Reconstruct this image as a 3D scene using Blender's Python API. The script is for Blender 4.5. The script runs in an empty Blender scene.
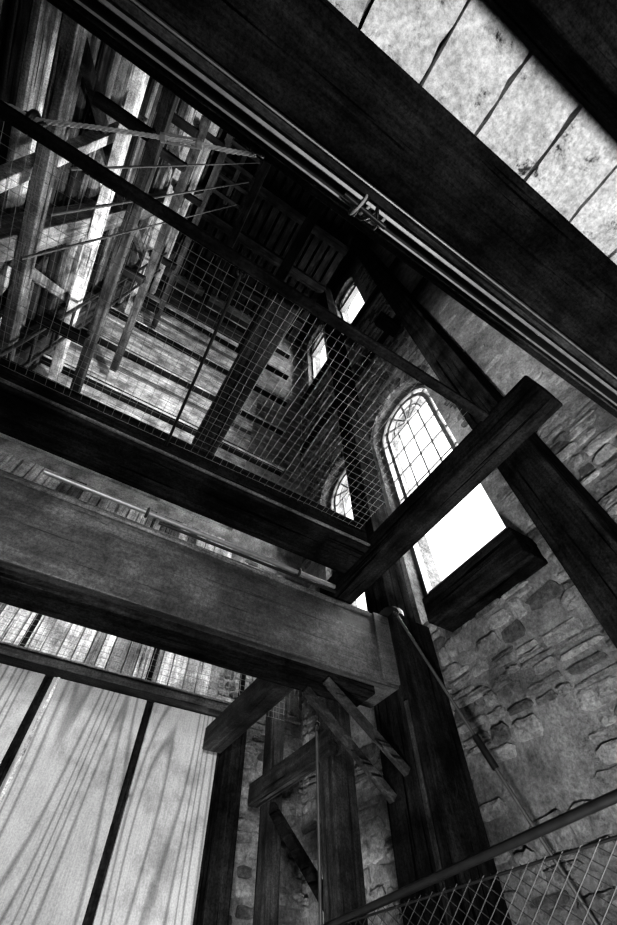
import bpy, math, random
from mathutils import Vector, Matrix
random.seed(7)
EYE = 1.6   # eye height; coordinates below are metres relative to eye level, lifted so the floor is z=0
sc = bpy.context.scene

# ---------------------------------------------------------------- materials
def newmat(name, spec=.2):
    m = bpy.data.materials.new(name); m.use_nodes = True
    nt = m.node_tree; b = nt.nodes['Principled BSDF']; b.inputs['Specular IOR Level'].default_value = spec
    return m, nt, b
def g(v): return (v, v, v, 1)
def ramp(nt, src, stops):
    r = nt.nodes.new('ShaderNodeValToRGB')
    el = r.color_ramp.elements
    el[0].position, el[0].color = stops[0][0], g(stops[0][1])
    el[1].position, el[1].color = stops[-1][0], g(stops[-1][1])
    for p, c in stops[1:-1]:
        e = el.new(p); e.color = g(c)
    nt.links.new(src, r.inputs[0]); return r
def coords(nt, scale, loc=(0,0,0)):
    t = nt.nodes.new('ShaderNodeTexCoord'); mp = nt.nodes.new('ShaderNodeMapping')
    mp.inputs['Scale'].default_value = scale; mp.inputs['Location'].default_value = loc
    nt.links.new(t.outputs['Object'], mp.inputs[0]); return mp.outputs[0]
def noise(nt, vec, sc_, det=8, rough=.6, dist=0):
    n = nt.nodes.new('ShaderNodeTexNoise'); n.inputs['Scale'].default_value = sc_
    n.inputs['Detail'].default_value = det; n.inputs['Roughness'].default_value = rough
    n.inputs['Distortion'].default_value = dist
    nt.links.new(vec, n.inputs['Vector']); return n.outputs[0]
def mix(nt, f, a, b, mode='MIX'):
    m = nt.nodes.new('ShaderNodeMix'); m.data_type = 'RGBA'; m.blend_type = mode
    if isinstance(f, float): m.inputs[0].default_value = f
    else: nt.links.new(f, m.inputs[0])
    nt.links.new(a, m.inputs[6]); nt.links.new(b, m.inputs[7]); return m.outputs[2]
def math_(nt, op, a, b=None, c=None):
    n = nt.nodes.new('ShaderNodeMath'); n.operation = op
    for i, x in enumerate((a, b, c)):
        if x is None: continue
        if isinstance(x, (int, float)): n.inputs[i].default_value = x
        else: nt.links.new(x, n.inputs[i])
    return n.outputs[0]
def bump(nt, b, h, s, d=.02):
    n = nt.nodes.new('ShaderNodeBump'); n.inputs['Strength'].default_value = s; n.inputs['Distance'].default_value = d
    nt.links.new(h, n.inputs['Height']); nt.links.new(n.outputs[0], b.inputs['Normal'])
def wood(name, lo, hi, axis, rough=.65, fine=13, bs=.8, spec=.08, crack=.08, st=(.3,1.3)):
    m, nt, b = newmat(name, spec)
    s = [1, 1, 1]; s[axis] = .06
    n1 = noise(nt, coords(nt, tuple(s)), fine, 9, .75, .7)
    n2 = noise(nt, coords(nt, (1,1,1), (3,1,5)), 2.6, 8, .7)
    s3 = [1,1,1]; s3[axis] = .03
    n3 = noise(nt, coords(nt, tuple(s3), (7,3,1)), 26, 5, .6, .4)
    n4 = noise(nt, coords(nt, (1,1,1), (9,2,1)), 60, 6, .85)
    r1 = ramp(nt, n1, [(.34, lo), (.5, lo*.6+hi*.4), (.64, hi)])
    r2 = ramp(nt, n2, [(.36, st[0]), (.5, .8), (.62, st[1])])
    r3 = ramp(nt, n3, [(.34, crack), (.41, 1)])
    r4 = ramp(nt, n4, [(.4, .5), (.6, 1.45)])
    c = mix(nt, 1.0, r1.outputs[0], r2.outputs[0], 'MULTIPLY')
    c = mix(nt, 1.0, c, r3.outputs[0], 'MULTIPLY')
    c = mix(nt, 1.0, c, r4.outputs[0], 'MULTIPLY')
    nt.links.new(c, b.inputs['Base Color']); b.inputs['Roughness'].default_value = rough
    h = math_(nt, 'ADD', n1, math_(nt, 'MULTIPLY', r3.outputs[0], .5))
    bump(nt, b, h, bs, .012)
    return m
def plank(name, lo, hi, off):
    m, nt, b = newmat(name, .1)
    base = noise(nt, coords(nt, (1.5,1,.14), off), 1.15, 1.5, .4, .1)
    s = math_(nt, 'SINE', math_(nt, 'MULTIPLY', base, 150.0))
    gr = ramp(nt, math_(nt, 'MULTIPLY_ADD', s, .5, .5), [(.0, lo), (.12, (lo+hi)/2), (.35, hi), (1, hi*1.02)])
    f = ramp(nt, noise(nt, coords(nt, (1,1,.05), off), 90, 5, .8), [(.34, .78), (.62, 1.06)])
    st = ramp(nt, noise(nt, coords(nt, (1,1,.8), off), 3.2, 10, .75), [(.36, .62), (.48, .93), (.62, 1.08)])
    gn = ramp(nt, noise(nt, coords(nt, (1,1,1), off), 80, 4, .8), [(.4, .82), (.6, 1.12)])
    kn = nt.nodes.new('ShaderNodeTexVoronoi'); kn.inputs['Scale'].default_value = 2.4
    nt.links.new(coords(nt, (1,.2,.75), off), kn.inputs['Vector'])
    kr = ramp(nt, kn.outputs['Distance'], [(.02, .1), (.045, .3), (.055, .75), (.085, 1)])
    c = mix(nt, 1.0, gr.outputs[0], f.outputs[0], 'MULTIPLY')
    for q in (st, kr, gn): c = mix(nt, 1.0, c, q.outputs[0], 'MULTIPLY')
    nt.links.new(c, b.inputs['Base Color']); b.inputs['Roughness'].default_value = .85
    return m
def masonry(name, lo, hi, fs=9, bs=.8, spots=0, stain=.35):
    m, nt, b = newmat(name, .1)
    n = noise(nt, coords(nt, (1,1,1)), fs, 12, .75)
    n2 = noise(nt, coords(nt, (1,1,1), (5,5,5)), 1.3, 6, .7)
    n3 = noise(nt, coords(nt, (1,1,1), (2,8,5)), 38, 8, .8)
    r = ramp(nt, n, [(.33, lo), (.66, hi)]); r2 = ramp(nt, n2, [(.33, stain), (.6, 1.15)]); r3 = ramp(nt, n3, [(.35, .5), (.62, 1.25)])
    c = mix(nt, 1.0, r.outputs[0], r2.outputs[0], 'MULTIPLY'); c = mix(nt, 1.0, c, r3.outputs[0], 'MULTIPLY')
    if spots:
        sp = ramp(nt, noise(nt, coords(nt, (1,1,1), (11,3,2)), 6, 10, .8, .3), [(.36, .08), (.40, .7), (.46, 1)])
        c = mix(nt, 1.0, c, sp.outputs[0], 'MULTIPLY')
    nt.links.new(c, b.inputs['Base Color']); b.inputs['Roughness'].default_value = .95
    bump(nt, b, math_(nt, 'ADD', n, math_(nt, 'MULTIPLY', n3, .4)), bs, .05)
    return m
def metal(name, v, rough=.45, met=.6):
    m, nt, b = newmat(name, .5)
    n = noise(nt, coords(nt, (1,1,1)), 18, 6, .6)
    r = ramp(nt, n, [(.3, v*.6), (.7, v)])
    nt.links.new(r.outputs[0], b.inputs['Base Color'])
    b.inputs['Roughness'].default_value = rough; b.inputs['Metallic'].default_value = met
    return m

WD = [wood('timber_dark_%s'%a, .014, .07, i) for i, a in enumerate('xyz')]
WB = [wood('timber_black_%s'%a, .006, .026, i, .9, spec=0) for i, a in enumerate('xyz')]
WG = [wood('timber_grey_%s'%a, .05, .26, i, .7) for i, a in enumerate('xyz')]
WL = [wood('timber_pale_%s'%a, .25, .75, i, .7) for i, a in enumerate('xyz')]
WGIRD = wood('girder_wood', .035, .105, 0, .55, 7, .7, .22, .3, (.4,1.3))
PLANKS = [plank('plank_wood_%d'%i, .2, .4, (i*3.7, 0, i*1.9)) for i in range(3)]
MORTAR = masonry('lime_mortar', .16, .45, 5, 1)
PLASTER = masonry('worn_plaster', .17, .42, 6, 1)
S1 = masonry('stone_light', .18, .6, 7, 1, 0, .5); S2 = masonry('stone_mid', .12, .42, 7, 1, 0, .5); S3 = masonry('stone_dark', .05, .2)
BRICK = masonry('brick_sooty', .03, .15, 14, .6)
SLAB = masonry('limewashed_slab', .5, .9, 2.5, .4, 1, .45)
IRON = metal('iron_dark', .03)
RODM = metal('iron_worn', .12, .55)
STEEL = metal('steel_pale', .32, .45, .5)
WIRE = metal('wire', .24, .5, .4)
CHAIN = metal('chain_link_wire', .06, .6, .3)
ROPE = metal('rope_fibre', .4, .9, 0)
FRAME = metal('window_frame_paint', .08, .5, 0)

# ---------------------------------------------------------------- mesh builder
class MB:
    def __init__(s): s.v=[]; s.f=[]; s.m=[]; s.mats=[]; s.smooth=[]
    def mi(s, mat):
        if mat not in s.mats: s.mats.append(mat)
        return s.mats.index(mat)
    def addf(s, vs, fs, mat, sm=False):
        o=len(s.v); s.v += [(p[0],p[1],p[2]+EYE) for p in vs]
        k=s.mi(mat)
        for f in fs: s.f.append([o+i for i in f]); s.m.append(k); s.smooth.append(sm)
    def box(s, x0,x1,y0,y1,z0,z1, mat):
        vs=[(x0,y0,z0),(x1,y0,z0),(x1,y1,z0),(x0,y1,z0),(x0,y0,z1),(x1,y0,z1),(x1,y1,z1),(x0,y1,z1)]
        s.addf(vs, [(0,3,2,1),(4,5,6,7),(0,1,5,4),(1,2,6,5),(2,3,7,6),(3,0,4,7)], mat)
    def beam(s, p, q, w, h, mat, up=(0,0,1)):
        p=Vector(p); q=Vector(q); d=(q-p).normalized(); u=Vector(up)
        if abs(d.dot(u))>.95: u=Vector((1,0,0))
        a=d.cross(u).normalized(); c=a.cross(d).normalized()
        vs=[]
        for o in (p,q):
            for i,j in ((-1,-1),(1,-1),(1,1),(-1,1)): vs.append(o+a*(i*w/2)+c*(j*h/2))
        s.addf(vs, [(0,1,2,3),(7,6,5,4),(0,4,5,1),(1,5,6,2),(2,6,7,3),(3,7,4,0)], mat)
    def rod(s, p, q, r, mat, n=8, r2=None):
        p=Vector(p); q=Vector(q); d=(q-p).normalized(); u=Vector((0,0,1)) if abs(d.z)<.9 else Vector((1,0,0))
        a=d.cross(u).normalized(); c=a.cross(d); vs=[]; r2=r if r2 is None else r2
        for o,rr in ((p,r),(q,r2)):
            for i in range(n):
                t=2*math.pi*i/n; vs.append(o+a*math.cos(t)*rr+c*math.sin(t)*rr)
        fs=[(i,(i+1)%n,n+(i+1)%n,n+i) for i in range(n)]
        s.addf(vs, fs, mat, n>4)
        s.addf(vs, [tuple(range(n))[::-1], tuple(range(n,2*n))], mat)
    def tube(s, pts, r, mat, n=8):
        for a,b in zip(pts[:-1], pts[1:]): s.rod(a,b,r,mat,n)
    def torus(s, c, R, r, mat, ax=(0,0,1), N=18, n=6):
        ax=Vector(ax).normalized(); u=ax.orthogonal().normalized(); w=ax.cross(u); c=Vector(c); vs=[]
        for i in range(N):
            t=2*math.pi*i/N; d=u*math.cos(t)+w*math.sin(t)
            for j in range(n):
                k=2*math.pi*j/n; vs.append(c+d*(R+r*math.cos(k))+ax*(r*math.sin(k)))
        fs=[(i*n+j, ((i+1)%N)*n+j, ((i+1)%N)*n+(j+1)%n, i*n+(j+1)%n) for i in range(N) for j in range(n)]
        s.addf(vs, fs, mat, True)
    def stone(s, org, u, w, n, a0,a1,b0,b1, d, mat):
        """rough faced block with an irregular angular outline, proud of the wall by d"""
        org=Vector(org); u=Vector(u); w=Vector(w); n=Vector(n); R=random.uniform
        A=a1-a0; B=b1-b0; cx=(a0+a1)/2; cy=(b0+b1)/2; ring=[]
        base=[(-1,-.6),(-.75,-1),(-.1,-1),(.6,-1),(1,-.7),(1,.1),(.95,.8),(.5,1),(-.2,1),(-.8,1),(-1,.5)]
        tl=R(-.12,.12)
        for (p,q) in base: ring.append(((p+R(-.18,.05)*(1 if p>0 else -1))*A/2,(q+tl*p+R(-.24,.05)*(1 if q>0 else -1))*B/2))
        N=len(ring); tx=R(-.6,.6)*d; ty=R(-.6,.6)*d
        def h(p): return tx*p[0]/(A/2)+ty*p[1]/(B/2)
        vs=[org+u*(cx+p[0])+w*(cy+p[1])-n*.01 for p in ring]
        vs+=[org+u*(cx+p[0]*.96)+w*(cy+p[1]*.94)+n*(d*R(.4,.95)+h(p)*.6) for p in ring]
        vs+=[org+u*(cx+p[0]*.6)+w*(cy+p[1]*.55)+n*(d*R(.7,1.25)+h(p)*.5) for p in ring]
        vs.append(org+u*cx+w*cy+n*d)
        fs=[]
        for r in range(2):
            for i in range(N): fs.append((r*N+i,r*N+(i+1)%N,(r+1)*N+(i+1)%N,(r+1)*N+i))
        for i in range(N): fs.append((2*N+i,2*N+(i+1)%N,3*N))
        s.addf(vs,fs,mat,False)
    def build(s, name, bevel=0):
        me=bpy.data.meshes.new(name); me.from_pydata(s.v,[],s.f); me.update()
        for m in s.mats: me.materials.append(m)
        me.polygons.foreach_set('material_index', s.m); me.polygons.foreach_set('use_smooth', s.smooth)
        o=bpy.data.objects.new(name, me); sc.collection.objects.link(o)
        if bevel:
            b=o.modifiers.new('bevel','BEVEL'); b.width=bevel; b.segments=2; b.limit_method='ANGLE'
        return o

XR, XL, YF, YB, TOP = 3.0, -2.6, 4.95, -3.0, 16.5

# ---------------------------------------------------------------- window wall (right) with arched openings
WINS=[(1.32,2.60,2.52,5.95),(2.98,4.22,2.52,5.95),(1.62,2.66,11.8,15.0),(3.5,4.5,11.8,15.0)]
def arch_pts(y0,y1,z0,zs,n=16):
    c=(y0+y1)/2; r=(y1-y0)/2
    return [(y0,z0),(y1,z0)]+[(c+r*math.cos(math.pi*i/n), zs+r*math.sin(math.pi*i/n)) for i in range(n+1)]
mb=MB(); mb.box(XR,XR+.55,YB,YF+.5,-1.6,TOP+.2,PLASTER); wall=mb.build('wall_right')
cut=MB()
for w in WINS:
    pts=arch_pts(*w); n=len(pts)
    vs=[(XR-.3,p[0],p[1]) for p in pts]+[(XR+1,p[0],p[1]) for p in pts]
    fs=[tuple(range(n)),tuple(range(2*n-1,n-1,-1))]+[(i,n+i,n+(i+1)%n,(i+1)%n) for i in range(n)]
    cut.addf(vs,fs,BRICK)
co=cut.build('cutter')
import bmesh
bm=bmesh.new(); bm.from_mesh(co.data); bmesh.ops.recalc_face_normals(bm,faces=bm.faces); bm.to_mesh(co.data); bm.free()
wall.data.materials.append(BRICK)
md=wall.modifiers.new('b','BOOLEAN'); md.operation='DIFFERENCE'; md.object=co; md.solver='EXACT'; md.material_mode='TRANSFER'
dg=bpy.context.evaluated_depsgraph_get(); me=bpy.data.meshes.new_from_object(wall.evaluated_get(dg))
wall.modifiers.clear(); wall.data=me; bpy.data.objects.remove(co)

def in_win(y0,y1,z0,z1,pad=.02):
    for (a,b,c,d) in WINS:
        r=(b-a)/2
        if y1>a-pad and y0<b+pad and z1>c-.02 and z0<d+r+.25:
            cy=(a+b)/2
            if z0<d: return True
            dy=max(0,max(y0-cy,cy-y1))
            if math.hypot(dy,z0-d)<r+.27: return True
    return False
def rubble(name, org, u, n, a0, a1, z0, z1, test=None, hs=(.06,.2), ws=(.1,.42), drop=.08, mats=(S1,S1,S2,S2,MORTAR,MORTAR,S3), dd=(.008,.032), gap=.004, pt=.86, wv=.05):
    m=MB(); z=z0; P=random.uniform(0,6)
    while z<z1:
        h=random.uniform(*hs); a=a0-random.uniform(0,.2)
        while a<a1:
            w=random.uniform(*ws); wav=wv*math.sin(a*2.3+P+z*.7)+wv*.5*math.sin(a*5.1+z*1.9)
            b0=z+wav+random.uniform(-.02,.015); b1=b0+h-gap+random.uniform(-.03,.02)
            A=max(a,a0); B=min(a+w-gap,a1)
            patch=math.sin(a*1.7+P)*math.cos(z*2.1+a*.6)>pt
            if B-A>.05 and not patch and random.random()>drop and not (test and test(A,B,b0,b1)):
                if h>.13 and random.random()<.4:
                    mid=b0+(b1-b0)*random.uniform(.35,.65)
                    m.stone(org,u,(0,0,1),n,A,B,b0,mid-gap/2,random.uniform(*dd),random.choice(mats)); m.stone(org,u,(0,0,1),n,A,B,mid+gap/2,b1,random.uniform(*dd),random.choice(mats))
                else: m.stone(org,u,(0,0,1),n,A,B,b0,b1,random.uniform(*dd),random.choice(mats))
            a+=w
        z+=h
    return m.build(name)
rubble('wall_right_stones',(XR,0,0),(0,1,0),(-1,0,0),-.6,YF,-1.5,3.4,in_win)
rubble('wall_right_upper_stones',(XR,0,0),(0,1,0),(-1,0,0),-.3,1.3,3.4,8,in_win,(.08,.2),(.15,.4),.8,(S1,S2,S2))
rubble('wall_right_bricks',(XR,0,0),(0,1,0),(-1,0,0),1.0,YF,3.4,15.0,in_win,(.1,.11),(.2,.34),.15,(BRICK,S3,S3,S2,S2),wv=.004)
rubble('wall_far_stones',(0,YF,0),(1,0,0),(0,-1,0),1.8,XR,-1.5,4.9,None,(.07,.15),(.12,.34),.05)

for k,(y0,y1,z0,zs) in enumerate(WINS):
    m=MB(); X=XR+.22; c=(y0+y1)/2; r=(y1-y0)/2
    pts=arch_pts(y0,y1,z0,zs,18)
    for (a,b) in zip(pts,pts[1:]+pts[:1]):
        m.beam((X,a[0],a[1]),(X,b[0],b[1]),.1,.10,FRAME,(1,0,0))
    for q,tk in ((.76,.07),(.5,.022)):
        ri=r*q
        inner=[(c+ri*math.cos(math.pi*i/18), zs+ri*math.sin(math.pi*i/18)) for i in range(19)]
        for (a,b) in zip(inner,inner[1:]): m.beam((X,a[0],a[1]),(X,b[0],b[1]),tk,tk,FRAME,(1,0,0))
    for i in (1,2,3,4,5):
        t=math.pi*i/6; m.beam((X,c+r*.1*math.cos(t),zs+r*.1*math.sin(t)),(X,c+r*math.cos(t),zs+r*math.sin(t)),.026,.026,FRAME,(1,0,0))
    tz=4.12 if k<2 else zs-.4
    m.box(X-.08,X+.06,y0,y1,tz-.13,tz+.13,FRAME)
    for q in (-.76,.76): m.box(X-.03,X+.03,c+q*r-.03,c+q*r+.03,tz,zs,FRAME)
    for q in (-.38,0,.38): m.box(X-.012,X+.012,c+q*r-.012,c+q*r+.012,tz,zs,FRAME)
    zz=tz+.45
    while zz<zs+.05:
        m.box(X-.012,X+.012,y0,y1,zz-.013,zz+.013,FRAME); zz+=.45
    m.box(X-.02,X+.02,y0,y1,z0+.42,z0+.455,FRAME)
    m.build('window_%d'%(k+1))
    a=MB(); N=19
    for i in range(N):
        t=math.pi*(i+.5)/N; d=(math.cos(t),math.sin(t))
        a.beam((XR-.0,c+(r+.01)*d[0],zs+(r+.01)*d[1]),(XR-.0,c+(r+.25)*d[0],zs+(r+.25)*d[1]),math.pi*(r+.12)/N-.03,.05+.03*random.random(),random.choice([BRICK,S2,S3]),(1,0,0))
    a.build('trim_%d'%(k+1),.008)

m=MB(); m.box(2.70,3.1,1.16,2.26,2.24,2.5,WB[1]); m.build('window_ledge',.01)

# ---------------------------------------------------------------- other shell
m=MB(); m.box(XL-.4,XR,YF,YF+.5,-1.6,TOP+.2,MORTAR); m.build('wall_far')
m=MB(); m.box(XL-.4,XL,YB,YF,-1.6,TOP+.2,WB[1]); m.build('wall_left')
m=MB(); m.box(XL-.4,XR+.55,YB-.3,YB,-1.6,2.6,S3); m.build('wall_back')
m=MB(); m.box(XL,XR,-.75,-.35,2.9,TOP+.2,S3); m.build('wall_near')
m=MB(); m.box(XL-.4,XR+.55,YB-.3,YF+.5,-1.8,-1.6,S3); m.build('floor')
m=MB(); m.box(XL-.4,XR+.55,-.75,YF+.5,TOP,TOP+.2,WB[0]); m.build('ceiling')
m=MB(); x=XL+.02
while x<1.6:
    w=random.uniform(.10,.18)
    m.box(x,x+w-.012,YF-.05-random.uniform(0,.02),YF-.01,-1.6,4.9,random.choice([WL[2],WL[2],WG[2],WL[2]])); x+=w
m.build('gallery_boarding',.003)
m=MB(); w=.355; x=.31-w*8
while x<XR:
    # lime-washed slab with chipped, uneven long edges
    xa=x+.005; xb=min(x+w-.005,XR); n=34; zb=2.62+random.uniform(-.008,.008); vs=[]
    for i in range(n+1):
        y=-2.9+(2.54)*i/n
        j=lambda: random.uniform(0,.006)+(random.uniform(.006,.016) if random.random()<.1 else 0)
        vs+=[(xa+j(),y,zb),(xb-j(),y,zb),(xb,y,2.78),(xa,y,2.78)]
    fs=[(0,1,2,3),(4*n+3,4*n+2,4*n+1,4*n)]
    for i in range(n):
        for q in range(4): fs.append((4*i+q,4*(i+1)+q,4*(i+1)+(q+1)%4,4*i+(q+1)%4))
    m.addf(vs,fs,SLAB); x+=w
m.box(XL,XR,YB,-.36,2.78,2.9,WB[0])
m.build('overhead_slab_floor')
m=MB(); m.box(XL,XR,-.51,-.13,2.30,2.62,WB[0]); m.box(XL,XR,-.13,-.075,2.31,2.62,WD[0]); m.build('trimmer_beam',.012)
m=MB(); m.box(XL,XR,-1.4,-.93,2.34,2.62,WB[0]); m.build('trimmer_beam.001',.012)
m=MB()
m.box(XL,XR,-.066,-.05,2.30,2.42,STEEL)
m.box(XL,XR,-.05,-.012,2.40,2.42,IRON)
m.box(XL,XR,-.012,-.002,2.34,2.42,STEEL)
m.box(XL,XR,.012,.022,2.50,2.6,WG[0])
m.box(XL,XR,-.045,.06,2.62,2.7,WD[0])
m.box(XL,XR,-.122,-.114,2.298,2.31,STEEL)
m.build('steel_guide_rail',.002)

m=MB()
for i in range(7):
    m.torus((.30+.02*i,-.03,2.33+random.uniform(-.01,.01)),.04+random.uniform(-.012,.014),.007,IRON if i%2 else ROPE,(1,random.uniform(-.6,.6),random.uniform(-.5,.5)))
m.rod((.22,-.03,2.3),(.46,-.02,2.28),.012,IRON)
m.build('rope_lashing')

# ---------------------------------------------------------------- girder and post
m=MB()
m.box(XL,2.29,2.36,2.72,1.60,2.20,WGIRD)
m.box(XL,2.10,2.348,2.36,2.15,2.20,WG[0])
m.box(2.13,2.29,2.335,2.36,1.62,2.2,WGIRD)
m.box(XL,2.1,2.42,2.66,1.54,1.60,WB[0])
m.build('timber_girder',.01)
m=MB()
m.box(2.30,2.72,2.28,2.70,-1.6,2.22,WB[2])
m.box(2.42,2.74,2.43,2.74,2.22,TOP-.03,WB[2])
m.rod((2.36,2.36,2.22),(2.36,2.36,2.27),.11,IRON,20); m.rod((2.36,2.36,2.27),(2.36,2.36,2.31),.07,IRON,20)
m.box(2.285,2.30,2.3,2.34,-1.6,1.5,WD[2])  # paler strip paints a highlight along the post edge
m.build('support_post',.012)
m=MB(); m.box(2.48,2.86,.56,.9,-1.6,TOP-.03,WB[2]); m.build('support_post.001',.012)
m=MB(); m.box(-2.45,-2.15,1.95,2.22,-1.6,TOP-.03,WG[2]); m.build('support_post.002',.012)
m=MB(); m.box(-2.45,-2.2,3.75,4.0,-1.6,TOP-.03,WD[2]); m.build('support_post.003',.012)

m=MB()
m.beam((1.66,2.42,1.53),(2.28,2.42,1.08),.045,.055,WD[0]); m.beam((1.6,2.6,1.53),(2.28,2.6,.98),.055,.055,WD[0])
m.build('knee_brace',.006)
m=MB(); m.rod((2.31,2.25,2.2),(2.97,1.86,.15),.012,RODM); m.torus((2.31,2.25,2.2),.03,.01,IRON,(1,0,0)); m.rod((2.62,2.067,1.24),(2.68,2.03,1.05),.025,IRON,8)
m.build('tie_rod')
m=MB(); m.rod((1.95,3.0,1.5),(2.0,3.12,-1.55),.012,RODM); m.torus((1.95,3.0,1.5),.03,.01,IRON,(1,0,0)); m.build('tie_rod.001')
m=MB(); m.box(1.42,1.6,2.73,4.06,1.59,1.77,WD[1]); m.build('joist',.01)

m=MB()
m.box(2.28,2.44,4.4,4.56,-1.6,2.4,WD[2]); m.box(2.22,2.44,3.2,3.4,-1.6,1.9,WD[2])
m.box(2.16,2.28,3.15,4.6,1.42,1.6,WD[1]); m.box(2.3,2.4,3.4,4.4,.3,.42,WB[1])
m.beam((2.33,3.35,.5),(2.33,4.42,1.4),.06,.09,WB[1])
m.build('timber_stand',.01)

# ---------------------------------------------------------------- cage floor frame overhead
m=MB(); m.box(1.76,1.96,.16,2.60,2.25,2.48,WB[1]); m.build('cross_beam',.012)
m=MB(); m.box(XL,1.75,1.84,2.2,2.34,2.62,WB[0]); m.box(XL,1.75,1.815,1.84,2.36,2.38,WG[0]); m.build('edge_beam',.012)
m=MB(); m.box(.16,.34,.56,1.80,2.53,2.70,WD[1]); m.build('cage_joist',.01)
m=MB(); m.box(XL+.02,1.74,.48,.54,2.42,2.48,WB[0]); m.build('cage_rail',.006)
def net(name, o, u, v, nu, nv, su, sv, r=.0020, jit=.006):
    m=MB(); o=Vector(o); u=Vector(u); v=Vector(v); n=u.cross(v)
    def wire(p,d,L):
        ph=random.uniform(0,6); k=14; pts=[]
        off=u.cross(v).cross(d)
        for i in range(k+1):
            t=i/k; pts.append(p+d*(L*t)+off*(jit*math.sin(ph+t*7))+n*(jit*1.5*math.sin(ph*2+t*9)))
        m.tube(pts,r,WIRE,4)
    for i in range(nu+1): wire(o+u*(i*su),v,nv*sv)
    for i in range(nv+1): wire(o+v*(i*sv),u,nu*su)
    return m.build(name)
net('wire_mesh_panel',(XL+.08,.55,2.50),(1,0,0),(0,1,0),76,23,.055,.055,.0013,.008)
net('wire_mesh_panel.001',(-1.6,4.17,2.06),(1,0,0),(0,0,1),68,19,.06,.06,.002,.003)
m=MB(); m.rod((.01,1.82,2.45),(-.04,.56,2.46),.010,IRON); m.torus((-.04,.56,2.46),.02,.007,IRON); m.build('stay_rod')
m=MB(); m.rod((-.6,2.28,2.25),(1.7,2.28,2.25),.018,STEEL); m.rod((.2,2.3,2.22),(1.72,2.3,2.22),.012,IRON)
for xx in (.1,1.35): m.torus((xx,2.28,2.25),.03,.012,IRON,(1,0,0))
m.build('conduit_pipe')

# ---------------------------------------------------------------- plank partition
m=MB(); xs=[-2.6,-1.8,-.91,-.0,.9,1.66]
for k,(a,b) in enumerate(zip(xs[:-1],xs[1:])):
    m.box(a+.035,b-.035,4.2,4.25,-1.6,1.94,PLANKS[k%3])
    m.box(b-.035,b+.035 if b<1.6 else b,4.225,4.26,-1.6,1.94,WB[2])
m.box(.06,.085,4.185,4.2,-1.6,1.94,WL[2])
m.build('plank_partition',.004)
m=MB(); m.box(XL,1.7,4.08,4.26,1.95,2.05,WD[0]); m.box(XL,1.7,4.07,4.08,2.03,2.05,WG[0]); m.box(1.67,1.87,4.12,4.3,-1.6,1.94,WB[2])  # thin grey strip is the rail's highlight, put in as paler timber
for xx in (-1.5,-.35,.8,1.78): m.box(xx,xx+.05,4.2,4.25,2.05,3.3,WB[2])
m.build('partition_frame',.006)

# ---------------------------------------------------------------- landing and guard rail (lower right)
m=MB(); m.box(1.9,2.27,-.6,3.1,-.75,-.65,WD[1])
for yy in (-.5,1.0,3.0): m.box(2.0,2.1,yy,yy+.1,-1.6,-.75,WD[2])
m.build('landing',.006)
m=MB(); zt=lambda y:.605-.052*y
m.rod((2.0,-.5,zt(-.5)),(2.0,3.05,zt(3.05)),.018,IRON,10)
for yy in (-.5,3.05): m.rod((2.0,yy,-.64),(2.0,yy,zt(yy)),.018,IRON,10)
m.rod((2.0,-.5,-.6),(2.0,3.05,-.6),.015,IRON,8)
y=-2.0
while y<4.5:
    for sg in (1,-1):
        t0=max(-.5, y if sg>0 else y-1.6); t1=min(3.05, y+1.6 if sg>0 else y)
        if t1-t0>.03:
            f=lambda t: -.6+.66*abs(t-y)
            m.rod((2.0+.004*sg,t0,f(t0)),(2.0+.004*sg,t1,f(t1)),.0022,CHAIN,4)
    y+=.085
m.rod((2.0,-.5,.455),(2.0,3.05,.44),.006,IRON,6)
m.build('guard_rail')

# ---------------------------------------------------------------- twisted rope with turnbuckle
m=MB()
ctrl=[(-1.6,.62,2.56),(-1.28,.50,2.54),(-1.15,.48,2.54),(-.9,.36,2.55),(-.55,.20,2.60),(-.35,.12,2.59),(-.22,.06,2.58)]
pts=[]
for i in range(len(ctrl)-1):
    p0=Vector(ctrl[max(i-1,0)]);p1=Vector(ctrl[i]);p2=Vector(ctrl[i+1]);p3=Vector(ctrl[min(i+2,len(ctrl)-1)])
    for k in range(24):
        t=k/24; pts.append(.5*((2*p1)+(p2-p0)*t+(2*p0-5*p1+4*p2-p3)*t*t+(3*p1-p0-3*p2+p3)*t**3))
for s_ in range(3):
    L=0; sp=[]
    for i,p in enumerate(pts):
        if i: L+=(p-pts[i-1]).length
        a=L*75+s_*2*math.pi/3; d=(pts[min(i+1,len(pts)-1)]-pts[max(i-1,0)]).normalized(); e=d.cross(Vector((0,0,1))).normalized(); f_=e.cross(d)
        sp.append(p+e*(.0062*math.cos(a))+f_*(.0062*math.sin(a)))
    m.tube(sp,.0055,ROPE,6)
m.torus((-1.17,.49,2.54),.034,.015,IRON,(1,.3,0)); m.torus((-1.14,.49,2.55),.028,.013,IRON,(.6,.8,.3)); m.torus((-1.2,.50,2.55),.03,.012,IRON,(.3,.9,.5))
A=Vector((-.64,.24,2.595)); B=Vector((-.48,.17,2.60)); d=(B-A).normalized(); e=d.cross(Vector((0,0,1)))
for sg in (-1,1): m.rod(A+e*.017*sg,B+e*.017*sg,.005,STEEL,6)
for p in (A,B): m.rod(p-d*.012,p+d*.012,.022,STEEL,10)
m.torus((-.22,.05,2.58),.03,.01,IRON,(0,1,0))
m.build('rope')

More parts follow.
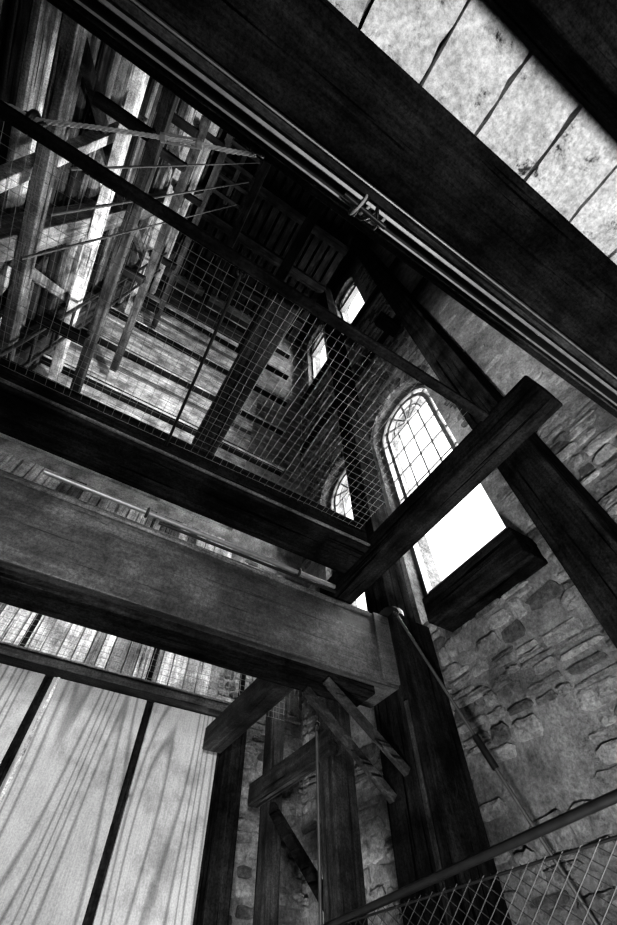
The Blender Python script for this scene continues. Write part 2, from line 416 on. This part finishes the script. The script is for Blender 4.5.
# ---------------------------------------------------------------- upper tower timbers
m=MB(); z=3.1
while z<TOP-.3:
    h=random.choice([.16,.22,.3]); mt=random.choice([WL[1],WG[1],WG[1],WD[1],WL[1]]) if z>4.6 else WD[1]  # lit look higher up put into paler timber, darker boards below
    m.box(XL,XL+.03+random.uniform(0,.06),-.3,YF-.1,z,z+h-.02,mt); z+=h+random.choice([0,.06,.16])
m.build('left_wall_boarding',.004)
m=MB(); z=5.2
while z<15:
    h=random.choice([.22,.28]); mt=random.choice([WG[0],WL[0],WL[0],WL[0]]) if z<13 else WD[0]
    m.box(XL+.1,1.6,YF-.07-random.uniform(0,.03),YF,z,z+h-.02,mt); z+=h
m.build('far_wall_boarding',.004)
m=MB()
for z in (5.6,7.2,8.8,10.4,12.2,14):
    m.box(XL+.1,2.4,YF-.26,YF-.1,z,z+.12,WB[0]); m.box(XL+.1,2.4,YF-.28,YF-.26,z,z+.05,WL[0])
m.build('wall_girts',.006)
m=MB()
for z in (4.8,6.6,8.2,10.2,12.2):
    m.box(-2.5,-2.46,-.3,YF-.4,z,z+.22,WB[1]); m.box(-2.14,-2.02,-.3,YF-.4,z,z+.2,random.choice([WG[1],WL[1]]))
m.beam((-2.3,1.6,4.2),(-2.3,.7,8.0),.12,.14,WL[1]); m.beam((-2.3,2.3,5.0),(-2.3,3.7,7.6),.12,.14,WG[1]); m.beam((-2.3,1.9,12),(-2.3,.3,9),.12,.14,WG[1])
m.beam((-2.3,3.7,4.0),(-2.3,2.3,6.0),.1,.1,WB[1]); m.beam((-2.3,2.3,9.0),(-2.3,3.7,11.5),.12,.14,WG[1]); m.beam((-2.3,1.9,8.2),(-2.3,0,5.2),.1,.12,WB[1])
m.build('timber_bracing',.01)
m=MB()
for z,ys in ((5.4,(.5,1.1,3.0)),(7.4,(.35,.8,2.6)),(10,(.4,1.5,2.9,4.0))):
    for yy in ys: m.box(-2.02,-1.45,yy,yy+.12,z,z+.16,WB[0])
    m.box(-1.5,-1.38,-.3,YF-.4,z+.16,z+.3,WD[1])
m.build('shaft_outriggers',.008)
m=MB()
for i in range(14):
    z=3.6+i*.55; m.rod((-1.95,3.15,z),(-1.95,3.6,z),.02,IRON,6)
m.rod((-1.95,3.15,3.2),(-1.95,3.15,11.4),.025,IRON,6); m.rod((-1.95,3.6,3.2),(-1.95,3.6,11.4),.025,IRON,6)
m.build('ladder')
m=MB(); m.rod((-1.2,1.0,3),(-1.0,.9,12.8),.012,RODM,6); m.rod((-1.3,1.35,3),(-1.05,1.5,12.8),.01,RODM,6); m.rod((-1.15,.7,3),(-.95,.4,12.8),.01,RODM,6); m.build('hoist_cable')
m=MB()
for z in (8.4,11.0): m.box(2.88,2.94,-.3,YF-.1,z,z+.26,WB[1])  # wall plates running along the right wall
m.box(2.5,2.94,1.1,1.35,8.1,8.38,WB[0])
m.build('wall_plate',.01)
m=MB()
x=-2.05
while x<2.2:
    m.box(x,x+.22,-.3,YF-.4,15.0,15.3,WB[1]); x+=.3
m.box(-2.1,2.35,-.3,YF-.4,15.32,15.4,WB[0])
for y in (.9,2.3,3.7): m.box(-2.1,2.35,y,y+.28,14.6,14.98,WB[0])
for y in (.35,.75,1.15,1.55): m.box(-1.9,-.9,y,y+.1,13.4,13.5,WD[0])
for x in (-1.9,-1.45,-1.0): m.box(x,x+.1,.25,1.75,13.5,13.6,WD[1])
m.build('hoist_platform',.008)
m=MB(); m.box(.6,.85,-.3,YF-.4,11.6,11.9,WB[1]); m.box(-.9,-.7,-.3,YF-.4,12.9,13.1,WB[1]); m.build('hoist_beam',.01)

# ---------------------------------------------------------------- light
def area(name, loc, rot, sx, sy, P, spread=180):
    l=bpy.data.lights.new(name,'AREA'); l.shape='RECTANGLE'; l.size=sx; l.size_y=sy; l.energy=P; l.spread=math.radians(spread)
    o=bpy.data.objects.new(name,l); o.location=(loc[0],loc[1],loc[2]+EYE); o.rotation_euler=rot; sc.collection.objects.link(o); return o
for i,(y0,y1,z0,zs) in enumerate(WINS):
    area('daylight_window_%d'%(i+1),(XR+.75,(y0+y1)/2,(z0+zs)/2+.3),(0,math.radians(90),0),zs-z0+1.2,y1-y0+.2,320 if i<2 else 230)
def spot(name, loc, tgt, P, ang, blend=.6, size=.25):
    l=bpy.data.lights.new(name,'SPOT'); l.energy=P; l.spot_size=math.radians(ang); l.spot_blend=blend; l.shadow_soft_size=size
    o=bpy.data.objects.new(name,l); o.location=(loc[0],loc[1],loc[2]+EYE)
    d=Vector(tgt)-Vector(loc); o.rotation_euler=d.to_track_quat('-Z','Y').to_euler(); sc.collection.objects.link(o)
spot('plank_fill',(-.8,-1.6,.2),(.1,4.2,.8),1050,64,1.0)  # unseen fill added behind the camera to light the plank partition
spot('slab_fill_up',(1.2,-1.3,-1.2),(1.2,-.7,2.6),400,85,.8,.4)  # added uplight for the overhead slabs; no fixture stands there
spot('wall_fill',(.4,.2,-1.3),(3,1.2,1.4),600,75,.9,.25)  # invented spot that lifts the rubble on the right wall
spot('corner_fill',(1.2,3.2,-1.3),(2.5,4.95,.8),260,90,.9,.15)  # extra fill for the far right corner, not a fitting of the tower
spot('shaft_fill',(1.2,3.0,4.2),(-2.6,1.4,8.5),1400,70,.9,.2)  # brightens the left boarding; source added inside the shaft
spot('far_wall_fill',(.6,1.0,4.5),(-1.2,4.95,9.0),1500,55,1,.2)  # added spot to brighten the far wall boards
spot('plaster_fill',(-2.0,.5,3.0),(3,.6,5.2),800,45,.9,.15)  # added fill standing in for light from opposite, where no window is modelled
spot('gallery_fill',(-.2,3.3,3.6),(0,4.95,2.8),200,120,.8,.3)  # put in to brighten the boards behind the mesh

w=bpy.data.worlds.new('sky'); w.use_nodes=True; sc.world=w
w.node_tree.nodes['Background'].inputs[0].default_value=(1,1,1,1); w.node_tree.nodes['Background'].inputs[1].default_value=1.6

# ---------------------------------------------------------------- camera
cam=bpy.data.cameras.new('camera'); co=bpy.data.objects.new('camera',cam); sc.collection.objects.link(co)
cam.sensor_fit='VERTICAL'; cam.sensor_height=36; cam.lens=418/925*36; cam.clip_start=.02
Z=Vector((-.311,-.4808,-.8197)).normalized(); X=Vector((.851,-.525,-.0157)); X=(X-Z*X.dot(Z)).normalized(); Y=Z.cross(X)
M=Matrix((X,Y,Z)).transposed().to_4x4(); M.translation=Vector((0,0,EYE)); co.matrix_world=M
sc.camera=co
sc.view_settings.view_transform='Standard'
try: sc.view_settings.look='Medium High Contrast'
except Exception as e: print(e)
sc.view_settings.exposure=.45
print('done')
